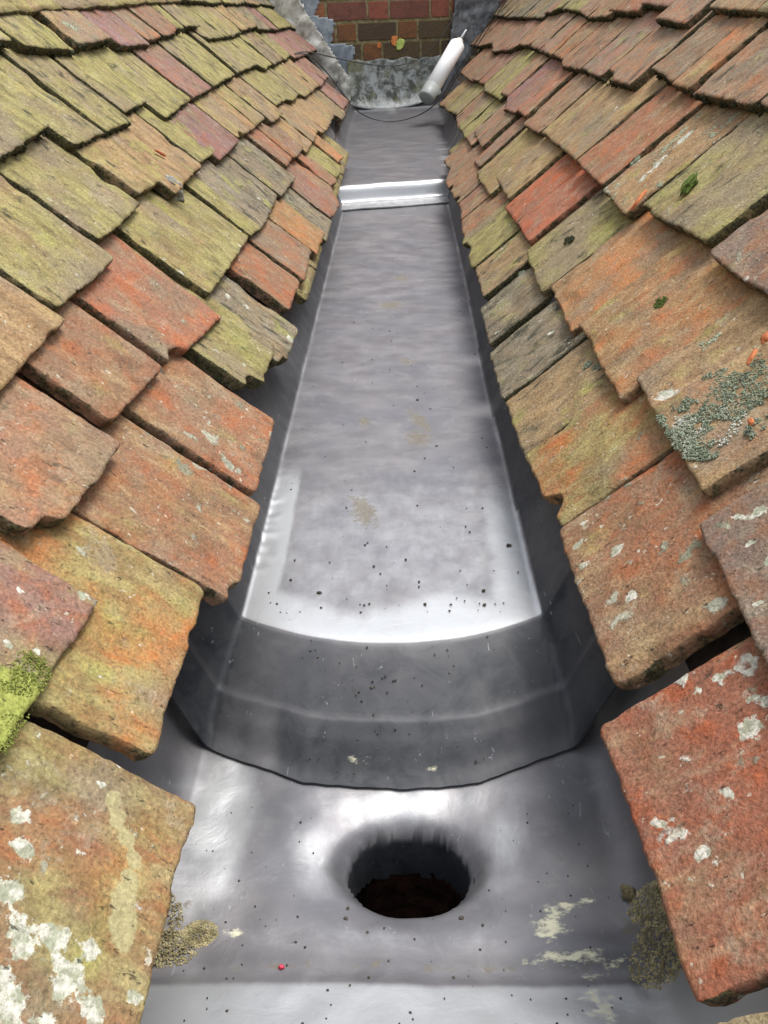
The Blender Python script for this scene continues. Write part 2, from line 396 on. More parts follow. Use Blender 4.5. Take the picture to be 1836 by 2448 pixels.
# --- far sheet up to the brick wall
pathF = [(0, 2.285, .0045), (.055, 2.345, .005), (.075, 2.362, .008), (.090, 2.368, .022), (.104, 2.374, .038), (.118, 2.385, .0445), (.14, 2.41, .045), (1.54, 3.81, .045), (1.60, 3.87, .048), (1.64, 3.900, .066), (1.66, 3.905, .090)]
def fn_far(q, a):
    for i in range(len(pathF)-1):
        p, n_ = pathF[i], pathF[i+1]
        if q <= n_[0] or i == len(pathF)-2:
            t = (q-p[0])/(n_[0]-p[0]); Y = p[1]+(n_[1]-p[1])*t; z = p[2]+(n_[2]-p[2])*t; break
    wd = .146+.022*smooth(.1, 1.4, q)
    x, zz, e = cross(a, wd, wd-.004, .014)
    X = x-.006
    Y += (.26 if q < .3 else .26+.14*smooth(.3, 1.4, q))*X
    z += .0022*noise.noise(Vector((X*8, Y*5, 31)))+.0010*noise.noise(Vector((X*16, Y*30, 11)))
    if e > 0: z += .0022*noise.noise(Vector((X*6, Y*28, 3)))
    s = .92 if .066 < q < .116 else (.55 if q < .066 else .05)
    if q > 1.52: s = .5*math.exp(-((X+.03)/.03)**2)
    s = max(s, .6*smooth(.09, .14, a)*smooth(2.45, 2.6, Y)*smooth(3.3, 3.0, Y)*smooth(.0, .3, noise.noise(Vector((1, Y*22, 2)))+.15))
    shade = .22+.25*smooth(2.5, 3.3, Y) if q > .13 else 0  # far bay colour darkened to stand for the wall's dim reflection
    return (X, Y, z+zz), dict(shine=s, dirt=.25, painted_shade=shade)
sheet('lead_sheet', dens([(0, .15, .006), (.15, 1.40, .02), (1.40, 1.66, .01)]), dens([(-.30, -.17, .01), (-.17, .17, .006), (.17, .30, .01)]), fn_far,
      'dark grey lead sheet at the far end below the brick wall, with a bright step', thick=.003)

# --- outlet chute under the hole
m_chute = simple('shade_black_masonry', (.002, .0015, .001), (.008, .0042, .0036), 60, 1.0, .004)  # near-black colour stands in for the darkness down the shaft
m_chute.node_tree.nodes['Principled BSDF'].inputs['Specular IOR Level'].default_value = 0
V, Fc = [], []
for k, (z_, r_) in enumerate([(-.0835, .060), (-.60, .060), (-.602, .0)]):
    for j in range(32):
        th = j/32*math.tau; V.append((HX+r_*math.cos(th), HY+r_*math.sin(th)*.9, z_))
for k in range(2):
    for j in range(32): Fc.append((k*32+j, k*32+(j+1) % 32, (k+1)*32+(j+1) % 32, (k+1)*32+j))
ch = obj('outlet_chute', V, Fc, m_chute); tag(ch, 'dark masonry outlet shaft seen through the hole in the near lead sheet', 'outlet')
sm = ch.modifiers.new('wall', 'SOLIDIFY'); sm.thickness = .012; sm.offset = 1

# ---- granules: many small irregular stones or tufts joined in one mesh
ICO = None
def ico():
    global ICO
    if ICO is None:
        p = (1+5**.5)/2
        v = [(-1, p, 0), (1, p, 0), (-1, -p, 0), (1, -p, 0), (0, -1, p), (0, 1, p), (0, -1, -p), (0, 1, -p), (p, 0, -1), (p, 0, 1), (-p, 0, -1), (-p, 0, 1)]
        v = [Vector(q).normalized() for q in v]
        f = [(0, 11, 5), (0, 5, 1), (0, 1, 7), (0, 7, 10), (0, 10, 11), (1, 5, 9), (5, 11, 4), (11, 10, 2), (10, 7, 6), (7, 1, 8), (3, 9, 4), (3, 4, 2), (3, 2, 6), (3, 6, 8), (3, 8, 9), (4, 9, 5), (2, 4, 11), (6, 2, 10), (8, 6, 7), (9, 8, 1)]
        ICO = v, f
    return ICO
def granules(pts, rnd):
    """pts: (Vector, radius, flatten)"""
    v0, f0 = ico(); V, Fs = [], []
    for p, r, fl in pts:
        b = len(V); q = Matrix.Rotation(rnd.uniform(0, 6.28), 3, 'Z') @ Matrix.Rotation(rnd.uniform(0, 6.28), 3, 'X')
        sx = rnd.uniform(.7, 1.3)
        for v in v0:
            u = q @ v * r*rnd.uniform(.75, 1.2); V.append((p.x+u.x*sx, p.y+u.y, p.z+u.z*fl))
        Fs += [tuple(b+i for i in f) for f in f0]
    return V, Fs

# ---------------------------------------------------------------- tiled roofs
XL, XR, Z0, THL, THR = .12, .112, .08, R(46), R(47)
def roof_frame(side):
    th = THL if side < 0 else THR; X0 = XL if side < 0 else XR
    o = Vector((side*X0, 0, Z0)); up = Vector((side*math.cos(th), 0, math.sin(th))); n = Vector((-side*math.sin(th), 0, math.cos(th)))
    return o, up, n
def on_roof(px, py, side, off=0.0):
    o, up, n = roof_frame(side); d = Vector(ray(px, py)); c = Vector((0, 0, CAMH))
    k = (o+n*off-c).dot(n)/d.dot(n); p = c+d*k
    return p
def P_(side, Y, t, off=0.0):
    o, up, n = roof_frame(side); return o+up*t+n*off+Vector((0, Y, 0))

CLS = {  # clay colour, moss, lichen discs, whiteness, dark, crust
 'W': ((.29, .122, .068), .28, .26, .7, .3, .0), 'w': ((.29, .125, .070), .55, .26, 1.0, .25, .0), 'l': ((.29, .140, .088), .40, .42, .12, .25, .0),
 'g': ((.37, .170, .075), .58, .14, .3, .2, .0), 'p': ((.235, .140, .105), .42, .22, .9, .4, .0),
 'd': ((.205, .145, .115), .28, .30, .8, .5, .0), 'r': ((.285, .140, .082), .38, .14, .5, .3, .0),
 'R': ((.37, .135, .070), .15, .16, .3, .3, .0), 'o': ((.39, .190, .090), .45, .12, .5, .2, .0),
 'b': ((.270, .160, .108), .38, .12, .6, .45, .0), 't': ((.34, .215, .120), .70, .10, .8, .35, .0),
 'T': ((.36, .225, .120), .88, .10, .9, .35, .0), 'P': ((.245, .145, .130), .24, .05, .8, .4, .0),
 'G': ((.29, .200, .120), 1.0, .10, .9, .5, .0), 'Y': ((.33, .225, .115), 1.2, .06, .9, .6, .0),
 'K': ((.235, .185, .125), .85, .14, .7, .75, .10), 'C': ((.29, .205, .135), .62, .20, .7, .3, .15),
 'c': ((.32, .180, .115), .75, .20, .9, .4, .42)}
NX = {'C0L': 0}
LT = [[(285,2610,472,1925),(365,1815,492,1405),(559,1443,625,1203),(614,1175,661,1004),(617,950,661,821),(683,879,714,783),(694,740,721,670),(727,670,743,601),(759,608,777,558),(781,576,793,532),(791,524,814,489),(795,445,807,429),(807,426,818,402),(810,386,822,375)],
 [(5,1790,241,1430),(105,1295,293,1059),(271,1004,396,871),(416,869,533,757),(501,702,598,565),(625,547,667,467),(674,471,708,426),(687,398,701,377),(712,375,727,350),(736,364,749,340),(753,329,761,312),(780,314,801,274),(819,286,828,274),(823,263,834,241)],
 [(-25,960,158,758),(141,736,279,614),(238,572,342,484),(331,464,393,426),(420,466,481,396),(481,386,521,360),(527,383,572,338),(567,329,603,310),(614,300,633,283),(652,293,677,271),(662,254,685,236),(701,240,715,225),(732,230,766,202),(769,206,785,184)],
 [(-40,395,125,302),(178,344,316,290),(301,267,355,239),(401,280,456,236),(462,235,507,209),(510,208,565,176),(570,173,617,153),(636,163,652,152),(663,152,679,141),(685,142,696,130),(706,140,728,130),(736,127,758,119)],
 [(-60,85,35,100),(58,108,183,117),(187,108,268,92),(288,107,362,104),(355,94,420,79),(425,66,443,70),(443,60,481,61),(500,92,538,88),(556,84,580,73),(594,68,617,62),(622,69,641,70),(650,68,667,71),(668,69,696,62),(697,64,719,73)],
 [(440,0,490,3),(500,5,535,6),(540,8,588,6),(590,6,619,12),(625,8,675,19)]]
RT = [[(1760,2900,1700,2440),(1665,2400,1433,1735),(1463,1637,1336,1272),(1336,1258,1250,1087),(1250,1090,1206,960),(1203,957,1170,843),(1166,822,1146,735),(1154,710,1134,641),(1127,641,1105,587),(1108,569,1101,529),(1102,510,1098,495),(1094,486,1065,440),(1075,406,1058,383)],
 [(1925,1770,1662,1250),(1676,1178,1518,904),(1477,954,1383,772),(1360,790,1313,681),(1290,700,1255,598),(1260,575,1205,494),(1214,475,1184,424),(1171,467,1137,415),(1144,398,1130,383),(1153,353,1133,320),(1126,348,1113,329),(1112,330,1095,300),(1096,312,1090,285),(1092,275,1066,262),(1064,258,1048,250)],
 [(1850,715,1690,603),(1687,578,1530,498),(1494,513,1438,451),(1435,444,1380,388),(1377,383,1294,315),(1287,318,1248,296),(1255,279,1233,263),(1230,271,1205,260),(1214,230,1194,220),(1192,236,1155,216),(1157,201,1130,190),(1127,195,1096,172)],
 [(2000,300,1812,245),(1803,252,1650,220),(1649,211,1604,202),(1606,195,1557,165),(1508,202,1435,187),(1432,182,1389,163),(1385,163,1339,157),(1344,141,1320,130),(1309,127,1267,111),(1264,108,1239,106),(1217,119,1176,123),(1176,103,1149,108),(1146,110,1123,107)],
 [(1804,24,1692,16),(1638,57,1568,47),(1595,14,1532,9),(1520,28,1456,25),(1455,38,1402,41),(1385,27,1342,19),(1320,27,1298,33),(1296,41,1256,41),(1247,41,1209,41),(1201,38,1163,35)]]
CL = ['wgllGKrboKbrGo', 'pbrrGKKrbtttKP', 'tGGTTGPtGKGGTP', 'GYYYPYYYKYPP', 'YYcPbYYYtKKPYY', 'YYYKK']
CR = ['GWlgKKKKGbbbb', 'dCgoYRTtbbbGbGt', 'dGcrtbrPbGbb', 'bbobbbbrbbbbb', 'tbbrbGbKKK']
rnd = random.Random(7)
def tile_mesh(w_, L, shear, step, sd, rough=1.0, th=.0135, tilt=.12, chip=None):
    nu = max(5, int(round(w_/step))); vs = []
    y = 0.0; lim = .125
    while y < lim: vs.append(y); y += step if y > step*1.5 else step*.5
    while y < L: vs.append(y); y += .03
    vs.append(L)
    us = [0, .25/nu, ]+[i/nu for i in range(1, nu)]+[1-.25/nu, 1.0]
    nv = len(vs); nc = len(us); S = Vector((sd*3.7, sd*1.3, 0)); V = []
    rc0, rc1 = (.002+.010*abs(noise.noise(Vector((sd, 1, 0))))), (.002+.010*abs(noise.noise(Vector((sd, 9, 0)))))
    cam_ = .0022*noise.noise(Vector((sd, 4, 4)))
    jl = .0016*rough
    for j, v in enumerate(vs):
        for i, u in enumerate(us):
            x = (u-.5)*w_
            eL = x+w_/2; eR = w_/2-x
            tail = jl*(noise.noise(S+Vector((x*55, 0, 0)))*1.2+noise.noise(S+Vector((x*210, 3, 0)))*.8)+.0022*noise.noise(S+Vector((x*14, 8, 0)))*rough
            if eL < rc0: tail += rc0-math.sqrt(max(0, rc0**2-(rc0-eL)**2))
            if eR < rc1: tail += rc1-math.sqrt(max(0, rc1**2-(rc1-eR)**2))
            if chip:
                for (cu_, cw, cd) in chip:
                    k = abs(u-cu_)/cw
                    if k < 1: tail += cd*(1-k**3)*(1+.25*noise.noise(S+Vector((x*90, 5, 5))))
            fade = max(0.0, 1-v/.10)
            xx = x
            edgew = jl*(noise.noise(S+Vector((7, v*60, 0)))+.6*noise.noise(S+Vector((9, v*190, 0))))+.0015*noise.noise(S+Vector((2, v*13, 0)))
            if eL < .006: xx += edgew*(1-eL/.006)
            if eR < .006: xx += edgew*.9*(1-eR/.006)
            yy = v + tail*fade + shear*x*fade
            z = -tilt*v + cam_*math.cos(math.pi*(u-.5)) + .0016*rough*noise.noise(S+Vector((xx*18, yy*11, 1)))+.0009*rough*fbm(S+Vector((xx*75, yy*45, 2)), 3)
            z -= max(0, noise.noise(S+Vector((xx*28, yy*22, 12)))-.30)*.010*rough        # flaked hollows
            de = min(eL, eR, v+.0004)
            if de < .003: z -= .0013*(1-de/.003)**2
            V.append((xx, yy, z))
    Fs = grid_faces(nv, nc); mi = [0]*len(Fs)
    ring = [i for i in range(nc)]+[j*nc+nc-1 for j in range(1, nv)]+[(nv-1)*nc+i for i in range(nc-2, -1, -1)]+[j*nc for j in range(nv-2, 0, -1)]
    prev = ring
    for k, (f, inn) in enumerate(((.30, -.0003), (.62, .0002), (1.0, .0022))):
        new = []
        for r_ in ring:
            x, yy, z = V[r_]
            cx_, cy_ = (-1 if x < 0 else 1), 0
            jx = .0010*rough*noise.noise(S+Vector((x*120, yy*120, k*5.0+20)))
            sx = x-(inn+jx)*(1 if abs(x) > w_*.45 else 0)*(1 if x > 0 else -1)
            sy = yy+(inn+jx*1.6)*(1 if yy < .02 else 0)
            new.append(len(V)); V.append((sx, sy, z-th*f))
        n_ = len(ring)
        for q in range(n_):
            Fs.append((prev[q], new[q], new[(q+1) % n_], prev[(q+1) % n_])); mi.append(1)
        prev = new
    Fs.append(tuple(prev[::-1])[::-1]); mi.append(1)
    return V, Fs, mi
CHIPS = {('L', 0, 4): [(.10, .16, .020)], ('L', 0, 5): [(.05, .2, .010)], ('L', 1, 3): [(.12, .14, .012)], ('R', 0, 8): [(.25, .3, .012)],
         ('R', 0, 11): [(.72, .14, .012)], ('L', 0, 2): [(.06, .12, .007)], ('L', 1, 1): [(.05, .15, .010)], ('R', 3, 4): [(.02, .35, .018)],
         ('R', 0, 3): [(.75, .12, .014)], ('R', 2, 1): [(.08, .1, .006)], ('L', 2, 7): [(.3, .15, .008)], ('L', 0, 0): None}
PLAB = {('L', 0, 0): 'large red tile blotched with white lichen, lowest on the left', ('L', 0, 1): 'orange-brown tile with olive algae at the left eaves',
        ('L', 0, 4): 'olive tile with a broken corner beside the gutter', ('L', 0, 13): 'narrow bright orange tile',
        ('L', 1, 0): 'purplish brown tile with lime-green moss', ('L', 0, 2): 'orange-red tile dotted with grey lichen discs', ('R', 1, 1): 'tile crusted with grey-green lichen',
        ('R', 1, 5): 'bright red tile', ('R', 1, 4): 'yellow-green tile with a dark moss spot', ('R', 2, 2): 'tile with mint-green lichen streaks',
        ('R', 0, 1): 'large rusty red tile flecked with white, lowest on the right', ('R', 1, 0): 'dark brown tile with pale lichen flecks'}
m_moss = simple('dark_moss', (.012, .014, .006), (.055, .058, .018), 900, 1, .003)
m_moss_g = simple('green_moss', (.035, .060, .008), (.13, .19, .022), 700, 1, .003)
m_moss_l = simple('lime_moss', (.12, .145, .02), (.32, .36, .07), 420, 1, .003)
m_crust = simple('crusty_lichen', (.085, .105, .06), (.37, .42, .30), 420, 1, .003)
m_crust_d = simple('pale_lichen', (.30, .31, .25), (.60, .60, .52), 300, 1, .002)
def add_granule_part(name, parent, pts, mat, r_):
    V, Fs = granules(pts, r_); o = obj(name, V, Fs, mat, parent); return o
TILE = {}
def make_tile(root, side, A, B, cls, key, ci):
    w_ = (B-A).length; r_ = random.Random(hash(key[0]) % 1 + ci*131+key[2]*17+(0 if side < 0 else 5000)+int(key[3]*7 if len(key) > 3 else 0))
    o, up, n = roof_frame(side); ax = Vector((0, 1, 0)) if side < 0 else Vector((0, -1, 0))
    d = (B-A) if side < 0 else (A-B)
    ang = math.atan2(d.dot(up), d.dot(ax))
    half = ang*.55
    xa = ax*math.cos(half)+up*math.sin(half); ya = -ax*math.sin(half)+up*math.cos(half)
    M_ = (A+B)/2; dist = M_.y
    step = .0042 if dist < .8 else (.0055 if dist < 1.4 else (.008 if dist < 2.4 else .011))
    lift = r_.uniform(-.0015, .002)
    mat = Matrix(((xa.x, ya.x, n.x, 0), (xa.y, ya.y, n.y, 0), (xa.z, ya.z, n.z, 0), (0, 0, 0, 1)))
    mat = Matrix.Translation(M_+n*lift) @ mat @ Matrix.Rotation(r_.uniform(-.012, .012), 4, 'Y')
    chip = CHIPS.get(key[:3])
    sd = r_.uniform(0, 90)
    V, Fs, mi = tile_mesh(w_-.0016, .255, math.tan(ang-half), step, sd, 1.0 if dist < 2 else 1.4, (.0135 if ci < 3 else .0165)+r_.uniform(-.001, .002), r_.uniform(.112, .128), chip)
    t = obj('roof_tile', V, Fs, [M_TILE, M_EDGE], root, True, None, mi)
    t.matrix_basis = Matrix.Translation(-root.location) @ mat
    c, ms, li, wh, dk, cr_ = CLS[cls]
    k = r_.uniform(.88, 1.12)
    t.color = (c[0]*k, c[1]*k*r_.uniform(.94, 1.06), c[2]*k*r_.uniform(.9, 1.1), 1)
    t['moss'] = ms*r_.uniform(.88, 1.1); t['lich'] = li; t['white'] = wh; t['dark'] = dk*(1.25 if ci >= 3 else 1)*(1 if dist > .9 else .6); t['crust'] = cr_
    t['tint'] = {'Y': .05, 'G': .26, 'K': .95, 'T': .55, 't': .62, 'b': .9, 'g': .38, 'C': .5, 'w': .25, 'p': .3}.get(cls, .7)+r_.uniform(-.22, .25)
    t['seed'] = (r_.uniform(0, 50), r_.uniform(0, 50), r_.uniform(0, 50))
    if key[:3] in PLAB and (len(key) < 4 or key[3] == 0): t['label'] = PLAB[key[:3]]
    # moss cushions on the undersides of the higher, shaded tails
    if ci >= 3 and dist < 4:
        pts = []
        for _ in range(int(w_*700)):
            x = r_.uniform(-.5, .5)*w_; 
            if noise.noise(Vector((x*25, sd, 0))) < -.12: continue
            pts.append((Vector((x, r_.uniform(-.002, .003)+t_shear(ang-half, x), r_.uniform(-.016, -.003))), r_.uniform(.0012, .0030), .8))
        if len(pts) > 8: add_granule_part('moss_fringe', t, pts, m_moss, r_)
    TILE[key[:3]] = t
    return t
def t_shear(a, x): return math.tan(a)*x
roofs = {}
for side, T, CC, nm, lb in ((-1, LT, CL, 'L', 'left roof slope of mossy olive and red handmade clay tiles'), (1, RT, CR, 'R', 'right roof slope of reddish brown handmade clay tiles with lichen')):
    o, up, n = roof_frame(side)
    root = empty('tiled_roof', P_(side, 1.9, 0)); tag(root, lb, 'tiled roof'); roofs[nm] = root
    fills = []
    for ci, course in enumerate(T):
        segs = []
        for ti, (ax_, ay_, bx_, by_) in enumerate(course):
            A, B = on_roof(ax_, ay_, side), on_roof(bx_, by_, side)
            segs.append((A, B, ti))
        segs.sort(key=lambda s_: s_[0].y)
        for k, (A, B, ti) in enumerate(segs):
            w_ = (B-A).length; nsp = 2 if w_ > .215 else 1
            if w_ > .40: nsp = 3
            for q in range(nsp):
                a = A.lerp(B, q/nsp); b = A.lerp(B, (q+1)/nsp)
                make_tile(root, side, a, b, CC[ci][ti % len(CC[ci])], (nm, ci, ti, q), ci)
            if k+1 < len(segs):
                gap = segs[k+1][0].y-B.y
                if gap > .035:
                    a = B.copy(); b = segs[k+1][0].copy(); dv = (b-a)
                    make_tile(root, side, a+dv*.01, b-dv*.01, CC[ci][ti % len(CC[ci])], (nm, ci, ti+50, 0), ci)
        # tiles of this course outside the picture
        Y, tt = segs[0][0].y, (segs[0][0]-o).dot(up)
        while Y > -.5: fills.append((Y-.167, Y, tt)); Y -= .167
    for k in range(len(T), 12):
        base = .535+.108*(k-5) if side < 0 else .585+.108*(k-5)
        Y = -.5+(.08 if k % 2 else 0)
        while Y < (3.75 if side < 0 else 3.95): fills.append((Y, Y+.165, base-.012*Y)); Y += .167
    for k in range(18): (fills.append((-.4+.167*k, -.4+.167*k+.165, .016, -.0135)) if k > 9 else None)     # under-eaves course
    V, Fs, mi = [], [], []
    for f in fills:
        v, fc, m_ = tile_mesh(f[1]-f[0]-.002, .255, 0, .02, rnd.uniform(0, 99))
        off = f[3] if len(f) > 3 else 0
        ax = Vector((0, 1, 0)) if side < 0 else Vector((0, -1, 0)); c = P_(side, (f[0]+f[1])/2, f[2], off)-root.location
        b = len(V)
        for (x, y, z) in v: V.append(c+ax*x+up*y+n*z)
        Fs += [tuple(b+i for i in q) for q in fc]; mi += m_
    u_ = obj('upper_tiling', V, Fs, [M_TILE, M_EDGE], root, True, None, mi)
    u_.color = (.30, .17, .10, 1)
    for kk, vv in dict(moss=.8, lich=.1, white=.6, dark=.5, crust=0.0, tint=.4).items(): u_[kk] = vv
    u_['seed'] = (3.0, 4.0, 5.0); u_['kind'] = 'stuff'
    # roof boarding below the tiles
    V = []
    YE = 3.78 if side < 0 else 4.0
    for Y in (-.6, YE):
        for t_ in (.06, 1.45):
            for off in (-.042, -.06): V.append(P_(side, Y, t_, off)-root.location)
    m_board = simple('old_boarding', (.03, .022, .015), (.07, .05, .035), 40)
    obj('boarding', V, [(0, 2, 6, 4), (1, 5, 7, 3), (0, 4, 5, 1), (2, 3, 7, 6), (0, 1, 3, 2), (4, 6, 7, 5)], m_board, root, False)

# crust of lichen, moss and marks that sit on single tiles
def local_on(key, px, py):
    t = TILE[key]; side = -1 if key[0] == 'L' else 1
    root = t.parent; m = Matrix.Translation(root.location) @ t.matrix_basis
    return t, m.inverted() @ on_roof(px, py, side)
def patch(key, px, py, rx, ry, n_, mat, name, r0, r1, sd, lo=-.15, fl=.6, rot=0.0, label=None):
    t, c = local_on(key, px, py); r_ = random.Random(sd); pts = []
    for _ in range(n_*3):
        if len(pts) >= n_: break
        a = r_.uniform(0, math.tau); k = math.sqrt(r_.random())
        dx, dy = rx*k*math.cos(a), ry*k*math.sin(a)
        x, y = c.x+dx*math.cos(rot)-dy*math.sin(rot), c.y+dx*math.sin(rot)+dy*math.cos(rot)
        if noise.noise(Vector((x*45+sd, y*45, 0)))+.5*noise.noise(Vector((x*130, y*130, sd))) < lo+.55*k*k: continue
        if y < -.001 or abs(x) > .083: continue
        pts.append((Vector((x, y, -.12*max(0, y)+r_.uniform(-.0008, .0012))), r_.uniform(r0, r1), fl))
    o = add_granule_part(name, t, pts, mat, r_)
    return o
patch(('R', 1, 1), 1735, 960, .058, .052, 6500, m_crust, 'lichen_crust', .0004, .0011, 3, -.25)
patch(('R', 1, 1), 1600, 1040, .040, .028, 1500, m_crust, 'lichen_crust', .0005, .0011, 4, -.1)
patch(('R', 1, 1), 1700, 1010, .050, .035, 700, m_crust_d, 'lichen_crust', .0005, .0011, 5, .0)
patch(('L', 1, 0), 20, 1700, .045, .032, 2200, m_moss_l, 'moss_patch', .0003, .0008, 6, -.25, .4)
patch(('R', 1, 4), 1350, 562, .014, .009, 300, m_moss, 'moss_patch', .0005, .0012, 7, -.3)
patch(('R', 1, 2), 1566, 708, .010, .007, 160, m_moss_g, 'moss_patch', .0005, .0012, 8, -.4)
patch(('R', 0, 4), 1400, 860, .026, .016, 700, m_crust, 'lichen_crust', .0005, .0012, 9, .0)
patch(('R', 0, 6), 1235, 650, .025, .011, 400, m_crust, 'lichen_crust', .0005, .0012, 10, .0)
patch(('R', 2, 2), 1508, 372, .030, .012, 600, m_crust, 'lichen_crust', .0006, .0014, 11, -.1)
patch(('L', 1, 3), 425, 768, .013, .005, 60, m_moss, 'moss_patch', .0008, .0016, 12, -.3)
patch(('L', 0, 3), 345, 1025, .012, .009, 260, m_crust, 'lichen_crust', .0005, .0011, 13, -.1)
def stain(key, attr, spots):
    t = TILE[key]; side = -1 if key[0] == 'L' else 1
    m = (Matrix.Translation(t.parent.location) @ t.matrix_basis).inverted()
    cs = [(m @ on_roof(x, y, side), rx*.70, ry*.70, rot) for x, y, rx, ry, rot in spots]
    vals = [max(ell(v.co.x, v.co.y, c.x, c.y, rx, ry, rot) for c, rx, ry, rot in cs) for v in t.data.vertices]
    a = t.data.attributes.get(attr) or t.data.attributes.new(attr, 'FLOAT', 'POINT'); a.data.foreach_set('value', vals)
stain(('L', 0, 0), 'spot', [(68, 2246, .009, .010, 0), (80, 1925, .008, .007, 0), (78, 2010, .010, .009, 0), (40, 2110, .010, .010, 0), (175, 2330, .014, .013, 0), (225, 2270, .009, .008, 0), (150, 2240, .010, .008, 0),
      (35, 2400, .012, .012, 0), (220, 2410, .010, .010, 0), (128, 2225, .008, .010, 0), (60, 2180, .008, .009, 0), (255, 1862, .005, .004, 0), (20, 2330, .010, .012, 0), (205, 2025, .004, .004, 0), (320, 2390, .004, .004, 0), (318, 2385, .005, .006, 0), (300, 1820, .003, .003, 0), (345, 1975, .003, .003, 0), (110, 2440, .008, .008, 0), (115, 1730, .004, .004, 0)])
stain(('L', 0, 0), 'smear', [(283, 1905, .010, .007, 0), (293, 1950, .010, .007, 0), (312, 2000, .008, .006, 0), (326, 2050, .008, .006, 0), (318, 2100, .009, .008, 0), (298, 2150, .013, .010, 0), (298, 2200, .015, .011, 0), (303, 2235, .012, .008, 0)])
stain(('L', 1, 0), 'spot', [(205, 1415, .008, .006, 0), (235, 1440, .005, .004, 0), (100, 1545, .004, .004, 0), (30, 1530, .006, .005, 0), (120, 1475, .004, .003, 0), (60, 1400, .004, .004, 0), (165, 1560, .003, .003, 0)])
stain(('L', 1, 0), 'lime', [(15, 1700, .045, .034, 0), (60, 1650, .020, .016, 0)])
stain(('R', 0, 1), 'spot', [(1565, 1966, .005, .004, 0), (1600, 1963, .004, .006, 0), (1723, 1885, .007, .006, 0), (1672, 2035, .006, .009, 0), (1697, 2050, .003, .005, 0), (1757, 1921, .003, .004, 0), (1770, 1720, .012, .009, .6), (1700, 1600, .006, .008, .4), (1795, 1650, .014, .006, .8), (1640, 2088, .003, .003, 0), (1512, 1985, .003, .003, 0), (1650, 1640, .006, .004, 0)])
stain(('R', 1, 0), 'spot', [(1760, 1225, .010, .004, .8), (1800, 1215, .007, .010, .3), (1785, 1290, .005, .006, 0), (1810, 1440, .004, .005, 0), (1720, 1390, .003, .004, 0), (1830, 1330, .006, .006, 0)])
stain(('R', 0, 2), 'spot', [(1395, 1250, .004, .008, .3), (1385, 1300, .006, .010, .2), (1470, 1310, .008, .010, .4), (1400, 1350, .006, .008, 0), (1500, 1420, .008, .007, 0), (1545, 1240, .005, .005, 0), (1395, 1460, .003, .012, .2), (1380, 1400, .003, .012, .2)])
stain(('R', 2, 2), 'spot', [(1565, 380, .030, .008, -1.0), (1620, 310, .030, .010, -1.0), (1450, 455, .008, .006, 0), (1530, 420, .02, .006, -1)])
stain(('L', 0, 4), 'spot', [(520, 830, .010, .005, -.8), (590, 870, .007, .006, 0), (640, 930, .006, .005, 0)])
stain(('L', 0, 5), 'spot', [(600, 720, .010, .007, -.6), (700, 810, .010, .012, 0), (560, 690, .010, .006, 0)])
stain(('R', 0, 6), 'spot', [(1190, 715, .014, .003, 1.0), (1185, 790, .012, .003, 1.0)])
stain(('R', 0, 5), 'spot', [(1305, 785, .010, .006, .6), (1230, 780, .004, .004, 0)])
stain(('R', 1, 1), 'spot', [(1590, 940, .018, .010, .7), (1640, 1000, .012, .010, .4)])

# ---------------------------------------------------------------- brick wall at the far end
def wall_point(x, z, off=0.0): return Vector((x, WD+WM*x-off, z))
m_brick = []
def brick_mat():
    t = NT('old_brick'); a = t.attr('tone').outputs['Color']; co = t.co()
    n1 = t.noise(co, 30, 5, .65); n2 = t.noise(co, 140, 4, .7)
    c = t.mix(t.step(n1, .40, .70, 0, .55), a, (.06, .034, .026))
    c = t.mix(t.step(n2, .55, .70, 0, .4), c, (.26, .17, .10))
    return t.out(c, .9, 0, t.bump(n2, .004, .8))
M_BRICK = brick_mat(); M_MORTAR = simple('mossy_mortar', (.16, .135, .055), (.36, .31, .17), 60, 1, .006)
M_MORTAR_D = simple('dark_mortar', (.05, .045, .028), (.15, .13, .075), 50, 1, .006)
PENDING = []
V, Fs, mi, tone = [], [], [], []
def wbox(x0, x1, z0, z1, o0, o1, m, tn=(.2, .1, .05), j=0.0, rr=None):
    b = len(V)
    for x in (x0, x1):
        for z in (z0, z1):
            for off in (o0, o1):
                V.append(wall_point(x+(rr.uniform(-j, j) if rr else 0), z+(rr.uniform(-j, j) if rr else 0), off))
    for f in ((1, 5, 7, 3), (0, 2, 6, 4), (0, 1, 3, 2), (4, 6, 7, 5), (2, 3, 7, 6), (0, 4, 5, 1)):
        Fs.append(tuple(b+i for i in f)); mi.append(m); tone.append(tn)
wbox(-1.3, 1.3, -.25, 1.5, -.20, 0.0, 1)
rr = random.Random(11)
TONES = [(.28, .085, .052), (.24, .075, .05), (.19, .07, .048), (.33, .125, .055), (.17, .065, .05), (.29, .08, .058)]
rowz = .222-.071
k = 0
while rowz < 1.45:
    off0 = -1.25+(.0 if k % 2 else .08)
    x = off0; hd = k % 2
    while x < 1.2:
        bw = (.150 if hd else .070)*rr.uniform(.93, 1.07); hd = not hd
        tn = rr.choice(TONES)
        if rowz < .30:
            tn = rr.choice([(.075, .05, .028), (.10, .07, .032), (.20, .085, .03)])
        wbox(x, x+bw, rowz+.006, rowz+.066, 0.0, .004+rr.uniform(0, .003), 0, tn, .0018, rr); x += bw+.010
    rowz += .0715; k += 1
wall = obj('brick_wall', V, Fs, [M_BRICK, M_MORTAR], None, False, None, mi)
ca = wall.data.attributes.new('tone', 'FLOAT_COLOR', 'FACE')
ca.data.foreach_set('color', [v for t_ in tone for v in (*t_, 1)])
